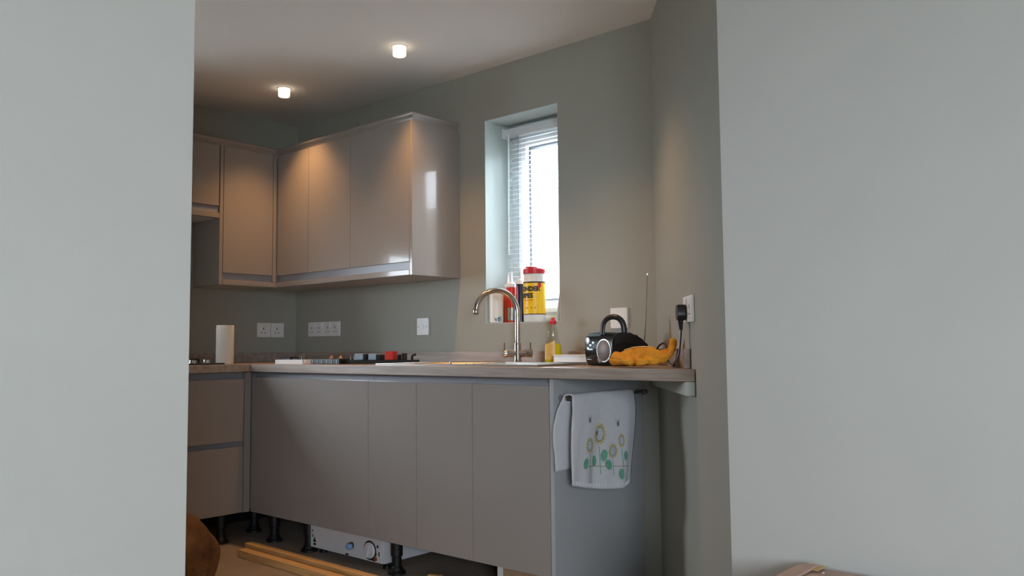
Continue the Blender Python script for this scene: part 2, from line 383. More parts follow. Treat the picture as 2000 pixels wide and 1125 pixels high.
# batten on the angled wall below the worktop
a = Vector((A0[0], A0[1], 0)) + AN * 0.001 + AD * 0.03; b = Vector((A0[0], A0[1], 0)) + AN * 0.001 + AD * 0.80
o = obj('support_batten', MB().prism([(a.x, a.y), (b.x, b.y), (b.x + AN.x * 0.030, b.y + AN.y * 0.030), (a.x + AN.x * 0.030, a.y + AN.y * 0.030)], 0.825, 0.8695), 'putty', bevel=0.002)
tag(o, 'pale painted batten holding up the worktop end on the angled wall', 'batten')

# ------------------------------------------------------------------ wall cupboards
U = -0.323; UL = 0.2745; ZB = 1.335; ZT = 2.092
def wall_unit_front(t, along, a0, a1, doors, plane, zb, zt):
    """along 'x': doors in plane y = plane; along 'y': doors in plane x = plane"""
    def bx(mb, u0, u1, d0, d1, z0, z1):     # d measured inwards from the front plane
        if along == 'x': mb.box(u0, u1, plane + d0, plane + d1, z0, z1)
        else: mb.box(plane - d1, plane - d0, u0, u1, z0, z1)
        return mb
    depth = (-plane if along == 'x' else plane) - 0.004
    obj('carcass', bx(MB(), a0, a1, 0.024, depth, zb, zt), 'carcass', t)
    for d0, d1 in doors:
        obj('door', bx(MB(), d0 + 0.0012, d1 - 0.0012, 0.0, 0.020, zb + 0.066, zt), 'door', t, bevel=0.0025)
    obj('recess_profile', bx(MB(), a0, a1, 0.014, 0.0235, zb + 0.026, zb + 0.072), 'recess', t)
    obj('pelmet', bx(MB(), a0, a1, -0.003, 0.020, zb, zb + 0.028), 'door', t, bevel=0.003)

t = thing('wall_cupboard', (0.80, -0.16, ZB), 'gloss wall cupboards beside the window, warm light pooling on one door', 'cabinet')
wall_unit_front(t, 'x', UL + 0.002, 1.407, [(UL + 0.005, 0.578), (0.578, 0.947), (0.947, 1.405)], U, ZB, ZT)
obj('corner_box', MB().box(0.003, UL + 0.0015, U + 0.024, -0.003, ZB, ZT), 'carcass', t)
obj('end_panel', MB().box(1.409, 1.427, U - 0.003, -0.003, ZB, ZT), 'door', t, bevel=0.0015)
def cornice_prof(d):      # offset outwards, height : small cove and bullnose
    return d
CP = [(0.0, 0.0), (0.006, 0.0), (0.008, 0.010), (0.015, 0.020), (0.022, 0.026), (0.024, 0.034), (0.018, 0.040), (0.0, 0.040)]
def cornice(name, pts, parent):
    """sweep CP along pts (xy polyline, outward side to the right of travel), mitred"""
    mb = MB(); n = len(pts); k = len(CP); v = []
    for i, p in enumerate(pts):
        p = Vector((p[0], p[1], 0))
        def nrm(a, b):
            d = (Vector((b[0], b[1], 0)) - Vector((a[0], a[1], 0))).normalized(); return Vector((d.y, -d.x, 0))
        if i == 0: m = nrm(pts[0], pts[1])
        elif i == n - 1: m = nrm(pts[-2], pts[-1])
        else:
            n1, n2 = nrm(pts[i - 1], pts[i]), nrm(pts[i], pts[i + 1]); m = (n1 + n2) / (1 + n1.dot(n2))
        for o_, h in CP: v.append(tuple(p + m * (o_ - 0.02) + Vector((0, 0, ZT + 0.001 + h))))
    f = []
    for i in range(n - 1):
        for j in range(k): f.append((i * k + j, i * k + (j + 1) % k, (i + 1) * k + (j + 1) % k, (i + 1) * k + j))
    f.append(tuple(range(k))); f.append(tuple((n - 1) * k + j for j in range(k))[::-1])
    mb.add(v, f, True)
    return obj(name, mb, 'door', parent, sharp=50)
cornice('cornice', [(UL + 0.0015, U), (1.427, U), (1.427, -0.004)], t)
def clip(parent, x, y, T=(0, 0)):
    obj('joint_clip', MB().box(x - 0.004, x + 0.004, y - 0.004, y + 0.004, ZT + 0.036, ZT + 0.056), 'clear', parent)
    obj('joint_clip', MB().box(x - 0.003 + T[0], x + 0.003 + T[0], y - 0.003 + T[1], y + 0.003 + T[1], ZT - 0.004, ZT + 0.018), 'clear', parent)
clip(t, 1.02, U - 0.012, (0.02, -0.006))

t = thing('wall_cupboard', (0.13, -0.50, ZB), 'tall gloss wall cupboard left of the inner corner, lit warm', 'cabinet')
wall_unit_front(t, 'y', -0.655, -0.325, [(-0.655, -0.347)], UL, ZB, ZT)
obj('corner_post', MB().box(UL - 0.02, UL + 0.002, -0.346, -0.3245, ZB + 0.03, ZT), 'door', t, bevel=0.002)
obj('side_panel', MB().box(0.003, UL + 0.001, -0.676, -0.657, ZB, ZT), 'door', t, bevel=0.0015)
cornice('cornice', [(UL, -0.676), (UL, U - 0.0015)], t)
t = thing('wall_cupboard', (0.13, -0.98, 1.695), 'short gloss wall cupboard over the hob, cut off by the near wall', 'cabinet')
wall_unit_front(t, 'y', -1.28, -0.678, [(-1.28, -0.680)], UL, 1.695, ZT)
cornice('cornice', [(UL, -1.28), (UL, -0.6765)], t)
clip(t, UL + 0.012, -0.745, (0.004, -0.02))

# ------------------------------------------------------------------ washing machine under the corner cupboard
t = thing('washing_machine', (1.21, -0.29, 0), 'white appliance base with round filter knob, showing under the corner cupboard', 'appliance')
obj('body', MB().box(0.946, 1.482, -0.545, -0.04, 0.030, 0.82), 'appliance', t, bevel=0.004)
obj('base_panel', MB().box(0.950, 1.478, -0.556, -0.546, 0.033, 0.140), 'appliance', t, bevel=0.003)
kx, kz = 1.400, 0.082
Tk = Matrix.Translation((kx, -0.556, kz)) @ Matrix.Rotation(PI / 2, 4, 'X')
kn = obj('filter_knob', MB().lathe([(0.036, -0.001), (0.036, 0.006), (0.032, 0.010), (0.001, 0.010)], seg=28, T=Tk), 'appliance', t)
obj('knob_ring', MB().lathe([(0.037, -0.002), (0.043, -0.002), (0.043, 0.002), (0.037, 0.002)], seg=28, T=Tk), 'black', kn)
obj('knob_bar', MB().box(kx - 0.006, kx + 0.006, -0.576, -0.566, kz - 0.030, kz + 0.030, T=Matrix.Translation((kx, 0, kz)) @ Matrix.Rotation(0.3, 4, 'Y') @ Matrix.Translation((-kx, 0, -kz))), 'appliance', kn, bevel=0.002)
Tb = Matrix.Translation((1.27, -0.556, 0.085)) @ Matrix.Rotation(PI / 2, 4, 'X')
hs = obj('drain_hose_stub', MB().lathe([(0.015, -0.002), (0.015, 0.012), (0.011, 0.018), (0.001, 0.018)], seg=16, T=Tb), 'black', t)
obj('hose_cap', MB().lathe([(0.013, 0.014), (0.014, 0.030), (0.010, 0.036), (0.001, 0.036)], seg=16, T=Tb @ Matrix.Translation((0.010, 0, 0))), 'bluecap', hs)
for hx, hz, sx, sz in ((0.985, 0.050, 0.009, 0.005), (1.235, 0.040, 0.010, 0.004), (1.425, 0.042, 0.010, 0.004), (1.452, 0.105, 0.005, 0.006),
                       (1.440, 0.070, 0.005, 0.005), (1.462, 0.074, 0.003, 0.010), (0.968, 0.112, 0.004, 0.004), (0.970, 0.088, 0.003, 0.007)):
    obj('fixing_slot', MB().box(hx - sx, hx + sx, -0.5575, -0.5555, hz - sz, hz + sz), 'black', t)
obj('warning_mark', MB().add([(0.972, -0.5575, 0.060), (0.998, -0.5575, 0.060), (0.985, -0.5575, 0.086)], [(0, 1, 2)]), 'black', t)
obj('earth_terminal', MB().lathe([(0.010, -0.002), (0.010, 0.004), (0.001, 0.005)], seg=12, T=Matrix.Translation((1.440, -0.556, 0.050)) @ Matrix.Rotation(PI / 2, 4, 'X')), 'copper', t)
for fx, fy in ((0.98, -0.50), (1.45, -0.50), (0.98, -0.09), (1.45, -0.09)):
    obj('foot', MB().lathe([(0.018, 0.0), (0.018, 0.012), (0.008, 0.014), (0.008, 0.032)], (fx, fy, 0), 12), 'legplastic', t)

# offcut under the end cupboard
t = thing('board_offcut', (2.29, -0.49, 0), 'tan chipboard offcut with a white edge, standing under the end cupboard', 'board')
obj('board', MB().box(2.150, 2.465, -0.50, -0.482, 0.0, 0.128), 'chip', t)
obj('edge_strip', MB().box(2.122, 2.1495, -0.502, -0.480, 0.0, 0.146), 'white', t)
o = obj('wood_chip', MB().box(-0.03, 0.03, -0.012, 0.012, 0, 0.014, T=Matrix.Translation((1.73, -0.47, 0)) @ Matrix.Rotation(0.3, 4, 'Z')), 'pine', bevel=0.001)
tag(o, 'small pale wood scrap on the floor behind the cupboard leg', 'scrap')

# ------------------------------------------------------------------ battens on the floor
for (x0, x1, yc, rz, lab) in ((0.735, 2.15, -0.795, 0.000, 'pine batten on the floor, the nearer of the two lying together'),
                              (0.640, 2.05, -0.700, -0.006, 'pine batten on the floor, the one nearer the base cupboards')):
    T = Matrix.Translation((x0, yc, 0)) @ Matrix.Rotation(rz, 4, 'Z')
    o = obj('pine_batten', MB().box(0, x1 - x0, -0.022, 0.022, 0.0, 0.034, T=T), 'pine', bevel=0.0015)
    tag(o, lab, 'batten', 'pine battens on the floor')

# ------------------------------------------------------------------ brown sack at the near wall edge
def sack(fx):
    prof = [(0.16, 0.0), (0.205, 0.03), (0.215, 0.09), (0.195, 0.16), (0.165, 0.22), (0.12, 0.27), (0.07, 0.30), (0.001, 0.31)]
    mb = MB(); seg = 40; v = []; f = []; n = 30
    for j in range(n + 1):
        q = j / n * (len(prof) - 1); i = min(int(q), len(prof) - 2); u = q - i
        r = prof[i][0] * (1 - u) + prof[i + 1][0] * u; z = prof[i][1] * (1 - u) + prof[i + 1][1] * u
        for k in range(seg):
            a = 2 * PI * k / seg
            fold = 1 + 0.04 * math.sin(5 * a + 9 * z + 1) + 0.03 * math.sin(11 * a - 31 * z) + 0.03 * math.sin(3 * a + 34 * z) + 0.015 * math.sin(19 * a + 50 * z)
            v.append((fx[0] + r * fold * math.cos(a), fx[1] + r * fold * math.sin(a) * 0.9, z + (0.012 * math.sin(4 * a + 20 * z) if 0 < j else 0)))
    for j in range(n):
        for k in range(seg):
            k2 = (k + 1) % seg; f.append((j * seg + k, j * seg + k2, (j + 1) * seg + k2, (j + 1) * seg + k))
    f.append(tuple(range(seg))[::-1]); f.append(tuple(n * seg + k for k in range(seg)))
    mb.add(v, f, True); return mb
t = thing('canvas_sack', (0.93, -1.26, 0), 'brown crumpled canvas sack on the floor, cut off by the near wall', 'sack')
obj('bag', sack((0.93, -1.26)), 'sack', t)

# ------------------------------------------------------------------ cardboard box by the right wall
bx0, by1, bh = 3.560, -0.985, 0.452
t = thing('cardboard_box', (bx0 + 0.25, by1 - 0.2, 0), 'brown cardboard box on the floor against the pale right wall', 'box')
obj('body', MB().box(bx0, bx0 + 0.50, by1 - 0.42, by1, 0, bh - 0.008), 'card', t, bevel=0.003)
obj('flap', MB().box(bx0, bx0 + 0.50, by1 - 0.205, by1 - 0.001, bh - 0.0075, bh - 0.002, T=Matrix.Translation((0, by1, bh)) @ Matrix.Rotation(-0.012, 4, 'X') @ Matrix.Translation((0, -by1, -bh))), 'card', t)
obj('flap', MB().box(bx0, bx0 + 0.50, by1 - 0.419, by1 - 0.21, bh - 0.0075, bh - 0.003), 'card', t)
obj('flap', MB().box(bx0 + 0.001, bx0 + 0.045, by1 - 0.40, by1 - 0.01, bh - 0.002, bh + 0.004, T=Matrix.Translation((bx0, 0, bh)) @ Matrix.Rotation(-0.10, 4, 'Y') @ Matrix.Translation((-bx0, 0, -bh))), 'card', t)
obj('packing_tape', MB().box(bx0 + 0.012, bx0 + 0.060, by1 - 0.05, by1 + 0.001, bh + 0.0030, bh + 0.0050), 'tape', t)
for q in range(9):
    px_, py_ = bx0 + random.uniform(0.03, 0.3), by1 - random.uniform(0.02, 0.2)
    obj('paint_spot', MB().lathe([(random.uniform(0.003, 0.007), 0.0), (0.002, 0.002)], (px_, py_, bh - 0.0015), 8), 'white', t)

# ------------------------------------------------------------------ sink and tap
t = thing('sink', (1.93, -0.33, 0.91), 'inset stainless steel sink with ribbed drainer, below the window', 'sink')
SX0, SX1, SY0, SY1 = 1.462, 2.40, -0.575, -0.135
BX0, BX1, BY0, BY1 = 1.97, 2.34, -0.525, -0.195
rim = MB()
for a0, a1, c0, c1 in ((SX0, BX0, SY0, SY1), (BX1, SX1, SY0, SY1), (BX0, BX1, SY0, BY0), (BX0, BX1, BY1, SY1)):
    rim.box(a0, a1, c0, c1, 0.9102, 0.9150)
obj('rim', rim, 'steel', t)
edge = [(SX0, SY0), (SX1, SY0), (SX1, SY1), (SX0, SY1), (SX0, SY0)]
obj('raised_edge', MB().tube([(x, y, 0.915) for x, y in edge], 0.0035, 8), 'steel', t)
bw = MB()
bw.box(BX0, BX0 + 0.002, BY0, BY1, 0.76, 0.912).box(BX1 - 0.002, BX1, BY0, BY1, 0.76, 0.912).box(BX0, BX1, BY0, BY0 + 0.002, 0.76, 0.912).box(BX0, BX1, BY1 - 0.002, BY1, 0.76, 0.912).box(BX0, BX1, BY0, BY1, 0.758, 0.76)
obj('bowl', bw, 'steel', t)
for k in range(7):
    y = -0.50 + k * 0.05
    obj('drainer_rib', MB().tube([(1.53, y, 0.915), (1.90, y, 0.915)], 0.0035, 6), 'steel', t)
obj('overflow_plug', MB().lathe([(0.010, 0), (0.010, 0.003), (0.004, 0.005), (0.003, 0.012), (0.001, 0.013)], (1.905, -0.545, 0.915), 12), 'chrome', t)

tx, ty = 1.888, -0.095
t = thing('mixer_tap', (tx, ty, 0.91), 'satin nickel swan-neck mixer tap with two lever handles', 'tap')
obj('base_collar', MB().lathe([(0.026, 0.0), (0.026, 0.004), (0.020, 0.007), (0.017, 0.02), (0.017, 0.085), (0.015, 0.095), (0.001, 0.096)], (tx, ty, 0.911), 24), 'chrome', t)
sd = Vector((-0.5, -0.866, 0)); R = 0.0985
pts = [(tx, ty, 0.95), (tx, ty, 1.03), (tx, ty, 1.10), (tx, ty, 1.148)]
for k in range(1, 19):
    a = PI * k / 18 * 0.94
    p = Vector((tx, ty, 1.148)) + sd * (R - R * math.cos(a)) + Vector((0, 0, R * math.sin(a) * 0.98)); pts.append(tuple(p))
lastp = Vector(pts[-1]); pts.append(tuple(lastp + sd * 0.003 + Vector((0, 0, -0.022))))
obj('swan_neck', MB().tube(pts, 0.0125, 16), 'chrome', t)
e = Vector(pts[-1]); obj('spout_nozzle', MB().lathe([(0.001, -0.012), (0.012, -0.012), (0.0135, -0.009), (0.0135, 0.014), (0.0125, 0.016)], tuple(e), 20), 'chrome', t)
cx = Vector((0.82, 0.57, 0)).normalized()
zc = 0.957
obj('cross_body', MB().tube([tuple(Vector((tx, ty, zc)) + cx * s_) for s_ in (-0.040, 0.0, 0.040)], 0.017, 20), 'chrome', t)
for sgn in (-1, 1):
    c0 = Vector((tx, ty, zc))
    h = obj('handle', MB().tube([tuple(c0 + cx * sgn * s_) for s_ in (0.042, 0.046, 0.066, 0.069)], [0.016, 0.018, 0.018, 0.015], 20), 'chrome', t)
    q = c0 + cx * sgn * 0.060
    obj('lever', MB().tube([tuple(q + Vector((0, 0, 0.014))), tuple(q + Vector((0, 0, 0.048)))], 0.0032, 8), 'chrome', h)

# ------------------------------------------------------------------ venetian blind
t = thing('venetian_blind', (1.83, 0.155, 1.13), 'white venetian blind hanging in the window recess', 'blind')
obj('headrail', MB().box(1.612, 2.058, 0.132, 0.178, 2.052, 2.092), 'blind', t, bevel=0.005)
obj('headrail_bracket', MB().box(1.6045, 1.6115, 0.126, 0.184, 2.046, 2.098), 'blind', t, bevel=0.001)
obj('headrail_bracket', MB().box(2.0585, 2.0605, 0.126, 0.184, 2.046, 2.098), 'blind', t, bevel=0.001)
sl = MB()
sl.grid(lambda u, v: (1.617 + u * 0.436, 0.155 + (v - 0.5) * 0.025, 0.0025 * (1 - (2 * v - 1) ** 2) + (v - 0.5) * 0.003), 2, 6)
first = None; z = 2.032; k = 0
while z > 1.16:
    if first is None:
        first = obj('slat', sl, 'blind', t); sh = first
    else:
        sh = first.copy(); COL.objects.link(sh); sh.parent = t
    sh.location = (0, 0, z)
    z -= 0.0232; k += 1
obj('bottom_rail', MB().box(1.617, 2.053, 0.144, 0.166, 1.120, 1.136), 'blind', t, bevel=0.003)
for lx in (1.70, 1.97):
    for ly in (0.1405, 0.1695):
        obj('ladder_cord', MB().tube([(lx, ly, 2.05), (lx, ly, 1.13)], 0.0009, 5), 'gasket' if ly < 0.15 else 'blind', t)
obj('tilt_wand', MB().tube([(1.655, 0.120, 2.06), (1.653, 0.118, 1.75), (1.652, 0.117, 1.45)], 0.0035, 8), 'blind', t)

# ------------------------------------------------------------------ things on the window sill
SZ = 1.1035
t = thing('spray_bottle', (1.638, 0.038, SZ), 'plain white round container at the left end of the window sill', 'bottle')
obj('body', MB().lathe([(0.001, 0), (0.031, 0), (0.034, 0.004), (0.035, 0.10), (0.035, 0.135), (0.031, 0.150), (0.026, 0.156), (0.001, 0.156)], (1.638, 0.038, SZ + 0.001), 32), 'white', t)
obj('lid', MB().lathe([(0.026, 0), (0.027, 0.004), (0.027, 0.014), (0.001, 0.016)], (1.638, 0.038, SZ + 0.158), 28), 'white', t)
def on_cyl(c, r, a0, z0):
    return lambda x, y: (c[0] + r * math.cos(a0 + x / r), c[1] + r * math.sin(a0 + x / r), z0 + y)
text_mesh('V7', 0.024, on_cyl((1.638, 0.038), 0.0354, -1.10, SZ + 0.008), 'ink', 'printed_mark', t, 0.0006)
pm = MB().grid(lambda u, v: (1.638 + 0.0352 * math.cos(-0.65 + u * 0.6), 0.038 + 0.0352 * math.sin(-0.65 + u * 0.6), SZ + 0.006 + v * 0.026), 8, 1)
obj('blue_print', pm, 'blueink', t)

def cartridge(x, y, m, h, label, band=None, r=0.0225, cap='white'):
    t = thing('sealant_cartridge', (x, y, SZ), label, 'cartridge', 'sealant cartridges on the window sill')
    obj('tube', MB().lathe([(0.001, 0.001), (r, 0.001), (r, 0.004), (r, h), (r * 0.97, h + 0.004), (0.001, h + 0.004)], (x, y, SZ), 24), m, t)
    obj('shoulder', MB().lathe([(r * 0.98, h + 0.0045), (r * 0.98, h + 0.020), (r * 0.55, h + 0.030), (0.008, h + 0.032), (0.001, h + 0.032)], (x, y, SZ), 24), cap, t)
    obj('nozzle', MB().lathe([(0.0075, h + 0.0325), (0.006, h + 0.05), (0.003, h + 0.08), (0.001, h + 0.081)], (x, y, SZ), 14), cap, t)
    if band:
        bm_, z0, z1, a0, a1 = band
        obj('print_band', MB().grid(lambda u, v: (x + (r + 0.0004) * math.cos(a0 + u * (a1 - a0)), y + (r + 0.0004) * math.sin(a0 + u * (a1 - a0)), SZ + z0 + v * (z1 - z0)), 16, 1), bm_, t)
cartridge(1.645, 0.118, 'orange', 0.165, 'orange sealant cartridge next to the white container on the sill')
cartridge(1.690, 0.092, 'redprint', 0.172, 'red sealant cartridge in the middle of the three on the sill', ('silver', 0.012, 0.075, -2.6, 0.3))
cartridge(1.745, 0.098, 'navy', 0.185, 'navy sealant cartridge with maroon side, touching the yellow tub', ('maroon', 0.02, 0.18, -2.5, -1.5))

c = (1.862, 0.062); r = 0.0525
t = thing('wipes_tub', (c[0], c[1], SZ), 'yellow-labelled tub of wipes with red lid on the window sill', 'tub')
obj('body', MB().lathe([(0.001, 0.001), (r - 0.002, 0.001), (r, 0.004), (r, 0.195), (r - 0.002, 0.198), (r - 0.003, 0.228), (0.001, 0.228)], (c[0], c[1], SZ), 40), 'white', t)
obj('label', MB().lathe([(r + 0.0008, 0.036), (r + 0.0008, 0.188)], (c[0], c[1], SZ), 48), 'yellow', t)
obj('label_border', MB().lathe([(r + 0.0014, 0.034), (r + 0.0014, 0.038)], (c[0], c[1], SZ), 48), 'ink', t)
obj('label_border', MB().lathe([(r + 0.0014, 0.184), (r + 0.0014, 0.190)], (c[0], c[1], SZ), 48), 'ink', t)
ld = obj('lid', MB().lathe([(r - 0.001, 0.229), (r + 0.001, 0.231), (r + 0.001, 0.249), (r - 0.004, 0.254), (0.02, 0.257), (0.001, 0.257)], (c[0], c[1], SZ), 40), 'red', t)
obj('flip_tab', MB().box(c[0] - 0.016, c[0] + 0.016, c[1] - 0.045, c[1] + 0.005, SZ + 0.256, SZ + 0.263), 'red', ld, bevel=0.002)
rr = r + 0.0022
text_mesh('WONDER', 0.0295, on_cyl(c, rr, -2.80, SZ + 0.146), 'ink', 'printed_word', t, 0.0016)
text_mesh('WIPES', 0.0295, on_cyl(c, rr, -2.52, SZ + 0.114), 'ink', 'printed_word', t, 0.0016)
text_mesh('MULTI-USE', 0.010, on_cyl(c, rr, -1.95, SZ + 0.099), 'redink', 'printed_line', t, 0.0002)
for q, a in enumerate((-1.70, -1.22, -0.90)):
    text_mesh('v', 0.016, on_cyl(c, rr, a, SZ + 0.062), 'ink', 'printed_mark', t, 0.0003)
obj('red_flash', MB().grid(lambda u, v: (c[0] + rr * math.cos(-0.55 + u * 0.30), c[1] + rr * math.sin(-0.55 + u * 0.30), SZ + 0.184 - v * 0.034 * (1 - 0.5 * u)), 6, 1), 'red', t)

# a sheet of card leaning in the right corner of the recess
T = Matrix.Translation((2.058, 0.030, SZ + 0.001)) @ Matrix.Rotation(-0.16, 4, 'Y')
o = obj('white_card', MB().box(-0.0015, 0.0015, -0.022, 0.06, 0.0, 0.155, T=T @ Matrix.Translation((-0.026, 0, 0)) @ Matrix.Rotation(0.34, 4, 'Y')), 'white')
tag(o, 'white card leaning against the right side of the window recess', 'card')

# ------------------------------------------------------------------ washing-up liquid
c = (2.082, -0.078)
t = thing('washing_up_bottle', (c[0], c[1], 0.91), 'clear washing-up liquid bottle with yellow liquid and red cap', 'bottle')
T = Matrix.Translation((c[0], c[1], 0.9105)) @ Matrix.Rotation(0.7, 4, 'Z')
obj('liquid', MB().lathe([(0.001, 0.003), (0.034, 0.003), (0.037, 0.010), (0.0365, 0.05), (0.033, 0.088), (0.001, 0.090)], (0, 0, 0), 28, T=T, sy=0.6), 'liquid', t)
obj('shell', MB().lathe([(0.001, 0.0), (0.036, 0.0), (0.0395, 0.008), (0.0388, 0.05), (0.034, 0.09), (0.024, 0.110), (0.0225, 0.125), (0.0235, 0.14), (0.020, 0.155), (0.012, 0.165), (0.012, 0.174), (0.001, 0.174)], (0, 0, 0), 32, T=T, sy=0.62), 'clear', t)
obj('cap', MB().lathe([(0.014, 0.1745), (0.0155, 0.177), (0.0155, 0.190), (0.009, 0.194), (0.007, 0.204), (0.001, 0.205)], (0, 0, 0), 20, T=T), 'red', t)
obj('label', MB().grid(lambda u, v: (0.040 * math.cos(-2.7 + u * 1.35), 0.0256 * math.sin(-2.7 + u * 1.35), 0.018 + v * 0.085 * (0.75 + 0.25 * u)), 12, 1, T=T), 'bottlelabel', t)

# white shallow tray between bottle and radio
t = thing('plastic_tray', (2.27, -0.17, 0.91), 'low white plastic tray between the washing-up bottle and the radio', 'tray')
T = Matrix.Translation((2.275, -0.125, 0.9195)) @ Matrix.Rotation(-0.10, 4, 'Z')
w_, d_, h_ = 0.115, 0.055, 0.028
tr = MB().box(-w_, w_, -d_, d_, 0.0, 0.003, T=T)
for (a0, a1, c0, c1) in ((-w_, w_, -d_, -d_ + 0.003), (-w_, w_, d_ - 0.003, d_), (-w_, -w_ + 0.003, -d_, d_), (w_ - 0.003, w_, -d_, d_)):
    tr.box(a0, a1, c0, c1, 0.003, h_, T=T)
obj('tray', tr, 'white', t)
obj('rim', MB().tube([tuple(T @ Vector(p)) for p in ((-w_, -d_, h_), (w_, -d_, h_), (w_, d_, h_), (-w_, d_, h_), (-w_, -d_, h_))], 0.003, 6), 'white', t)

# ------------------------------------------------------------------ portable radio
K = Vector((2.628, -0.400, 0.911)); ex = Vector((-0.94, 0.31, 0)).normalized(); ey = Vector((0.31, 0.94, 0)).normalized()
TR = Matrix((( -ex.x, ey.x, 0, K.x), (-ex.y, ey.y, 0, K.y), (0, 0, 1, K.z), (0, 0, 0, 1)))   # local x to the right along the front (0 at right end), y to the rear
RW, RD, RH = 0.185, 0.165, 0.125
t = thing('portable_radio', tuple(K), 'black portable radio with round speaker, carrying handle and raised aerial', 'radio')
def rs(z):      # front bulges a little, top slopes to the rear
    return z
prof = [(0.012, 0.0), (0.0, 0.018), (-0.006, 0.05), (-0.006, 0.085), (0.002, 0.113), (0.016, RH), (0.080, RH + 0.002), (0.100, 0.118), (0.112, 0.118), (0.124, 0.108), (0.136, 0.104), (0.150, 0.090), (RD, 0.082), (RD, 0.012), (RD - 0.012, 0.0)]
n = len(prof); v = []; f = []
xs = [-RW, -RW + 0.006, -0.006, 0.0]; ins = [0.010, 0.0, 0.0, 0.008]
for x, q in zip(xs, ins):
    for y, z in prof:
        yc, zc_ = 0.08, 0.06
        v.append((x, yc + (y - yc) * (1 - q * 6), zc_ + (z - zc_) * (1 - q * 6) + 0.0))
for i in range(3):
    for j in range(n): f.append((i * n + j, i * n + (j + 1) % n, (i + 1) * n + (j + 1) % n, (i + 1) * n + j))
f.append(tuple(range(n))); f.append(tuple(3 * n + j for j in range(n))[::-1])
obj('case', MB().add(v, f, True, TR), 'blackgloss', t, sharp=28)
Tsp = TR @ Matrix.Translation((-0.055, -0.006, 0.058)) @ Matrix.Rotation(PI / 2, 4, 'X')
sp = obj('speaker_grille', MB().lathe([(0.040, -0.004), (0.040, 0.004), (0.036, 0.007), (0.001, 0.009)], seg=32, T=Tsp), 'grille', t)
obj('grille_ring', MB().lathe([(0.0405, -0.004), (0.044, -0.004), (0.044, 0.003), (0.0405, 0.003)], seg=32, T=Tsp), 'silver', sp)
sp = obj('speaker_grille', MB().lathe([(0.014, -0.004), (0.014, 0.004), (0.001, 0.006)], seg=20, T=Tsp @ Matrix.Translation((-0.024, -0.032, 0))), 'grille', t)
for bx_, bz_, sx_, sz_ in ((-0.122, 0.088, 0.006, 0.005), (-0.140, 0.078, 0.006, 0.005), (-0.156, 0.066, 0.006, 0.005), (-0.140, 0.062, 0.014, 0.003), (-0.150, 0.024, 0.012, 0.002)):
    obj('button', MB().box(bx_ - sx_, bx_ + sx_, -0.010, -0.002, bz_ - sz_, bz_ + sz_, T=TR), 'silver', t, bevel=0.0015)
obj('dial', MB().lathe([(0.013, 0), (0.013, 0.006), (0.001, 0.008)], seg=20, T=TR @ Matrix.Translation((-0.160, -0.003, 0.096)) @ Matrix.Rotation(PI / 2, 4, 'X')), 'silver', t)
obj('top_cover', MB().box(-RW + 0.012, -0.100, 0.020, 0.085, RH + 0.001, RH + 0.007, T=TR), 'silver', t, bevel=0.003)
obj('side_badge', MB().box(-0.002, 0.0025, 0.060, 0.092, 0.058, 0.066, T=TR), 'silver', t, bevel=0.001)
hp = []
for k in range(0, 21):
    a = PI * k / 20
    hp.append(TR @ Vector((-0.088 + 0.0 , 0.0, 0)) if False else TR @ Vector((-0.050 + 0.036 * math.cos(a), 0.035 + 0.024 * math.cos(a), 0.118 + 0.068 * (math.sin(a) ** 0.6 if 0 < k < 20 else 0))))
obj('handle', MB().tube([tuple(p) for p in hp], 0.0115, 12, flat=0.7), 'black', t)
ab = TR @ Vector((-0.012, 0.155, 0.085))
obj('aerial', MB().tube([tuple(ab), (ab.x + 0.006, ab.y + 0.004, ab.z + 0.10), (ab.x + 0.014, ab.y + 0.008, ab.z + 0.262)], [0.0032, 0.0026, 0.0018], 8), 'chrome', t)
obj('aerial_tip', MB().lathe([(0.001, -0.003), (0.0032, -0.002), (0.0032, 0.004), (0.001, 0.005)], (ab.x + 0.014, ab.y + 0.008, ab.z + 0.264), 10), 'chrome', t)

# ------------------------------------------------------------------ sockets and switches
def plate(name, label, T, w_, parts, h_=0.086, group=None):
    """local x along the wall, y out of the wall, z up; centre at origin"""
    o0 = T @ Vector((0, 0, 0))
    t = thing(name, tuple(o0), label, 'socket' if 'socket' in name else 'switch', group)
    obj('plate', MB().box(-w_ / 2, w_ / 2, 0.0005, 0.010, -h_ / 2, h_ / 2, T=T), 'white', t, bevel=0.002)
    for cx_ in parts:
        obj('rocker', MB().box(cx_ + 0.014, cx_ + 0.026, 0.0095, 0.014, 0.012, 0.034, T=T), 'white', t, bevel=0.0012)
        for hx, hz, sx_, sz_ in ((0, 0.012, 0.003, 0.006), (-0.011, -0.012, 0.004, 0.0025), (0.011, -0.012, 0.004, 0.0025)):
            obj('pin_hole', MB().box(cx_ + hx - 0.004 - sx_, cx_ + hx - 0.004 + sx_, 0.0096, 0.0103, hz - sz_ - 0.004, hz + sz_ - 0.004, T=T), 'ink', t)
    return t
Twin = lambda x, z: Matrix.Translation((x, 0, z)) @ Matrix(((1, 0, 0, 0), (0, -1, 0, 0), (0, 0, 1, 0), (0, 0, 0, 1)))
Tlef = lambda y, z: Matrix.Translation((0, y, z)) @ Matrix(((0, 1, 0, 0), (1, 0, 0, 0), (0, 0, 1, 0), (0, 0, 0, 1)))
Tang = lambda s_, z: Matrix.Translation((A0[0] + AD.x * s_, A0[1] + AD.y * s_, z)) @ Matrix(((AD.x, AN.x, 0, 0), (AD.y, AN.y, 0, 0), (0, 0, 1, 0), (0, 0, 0, 1)))
plate('wall_socket', 'white wall socket left of the inner corner, the one nearer the kitchen roll', Tlef(-0.228, 1.10), 0.088, [0])
plate('wall_socket', 'white wall socket left of the inner corner, the one nearer the corner', Tlef(-0.136, 1.10), 0.088, [0])
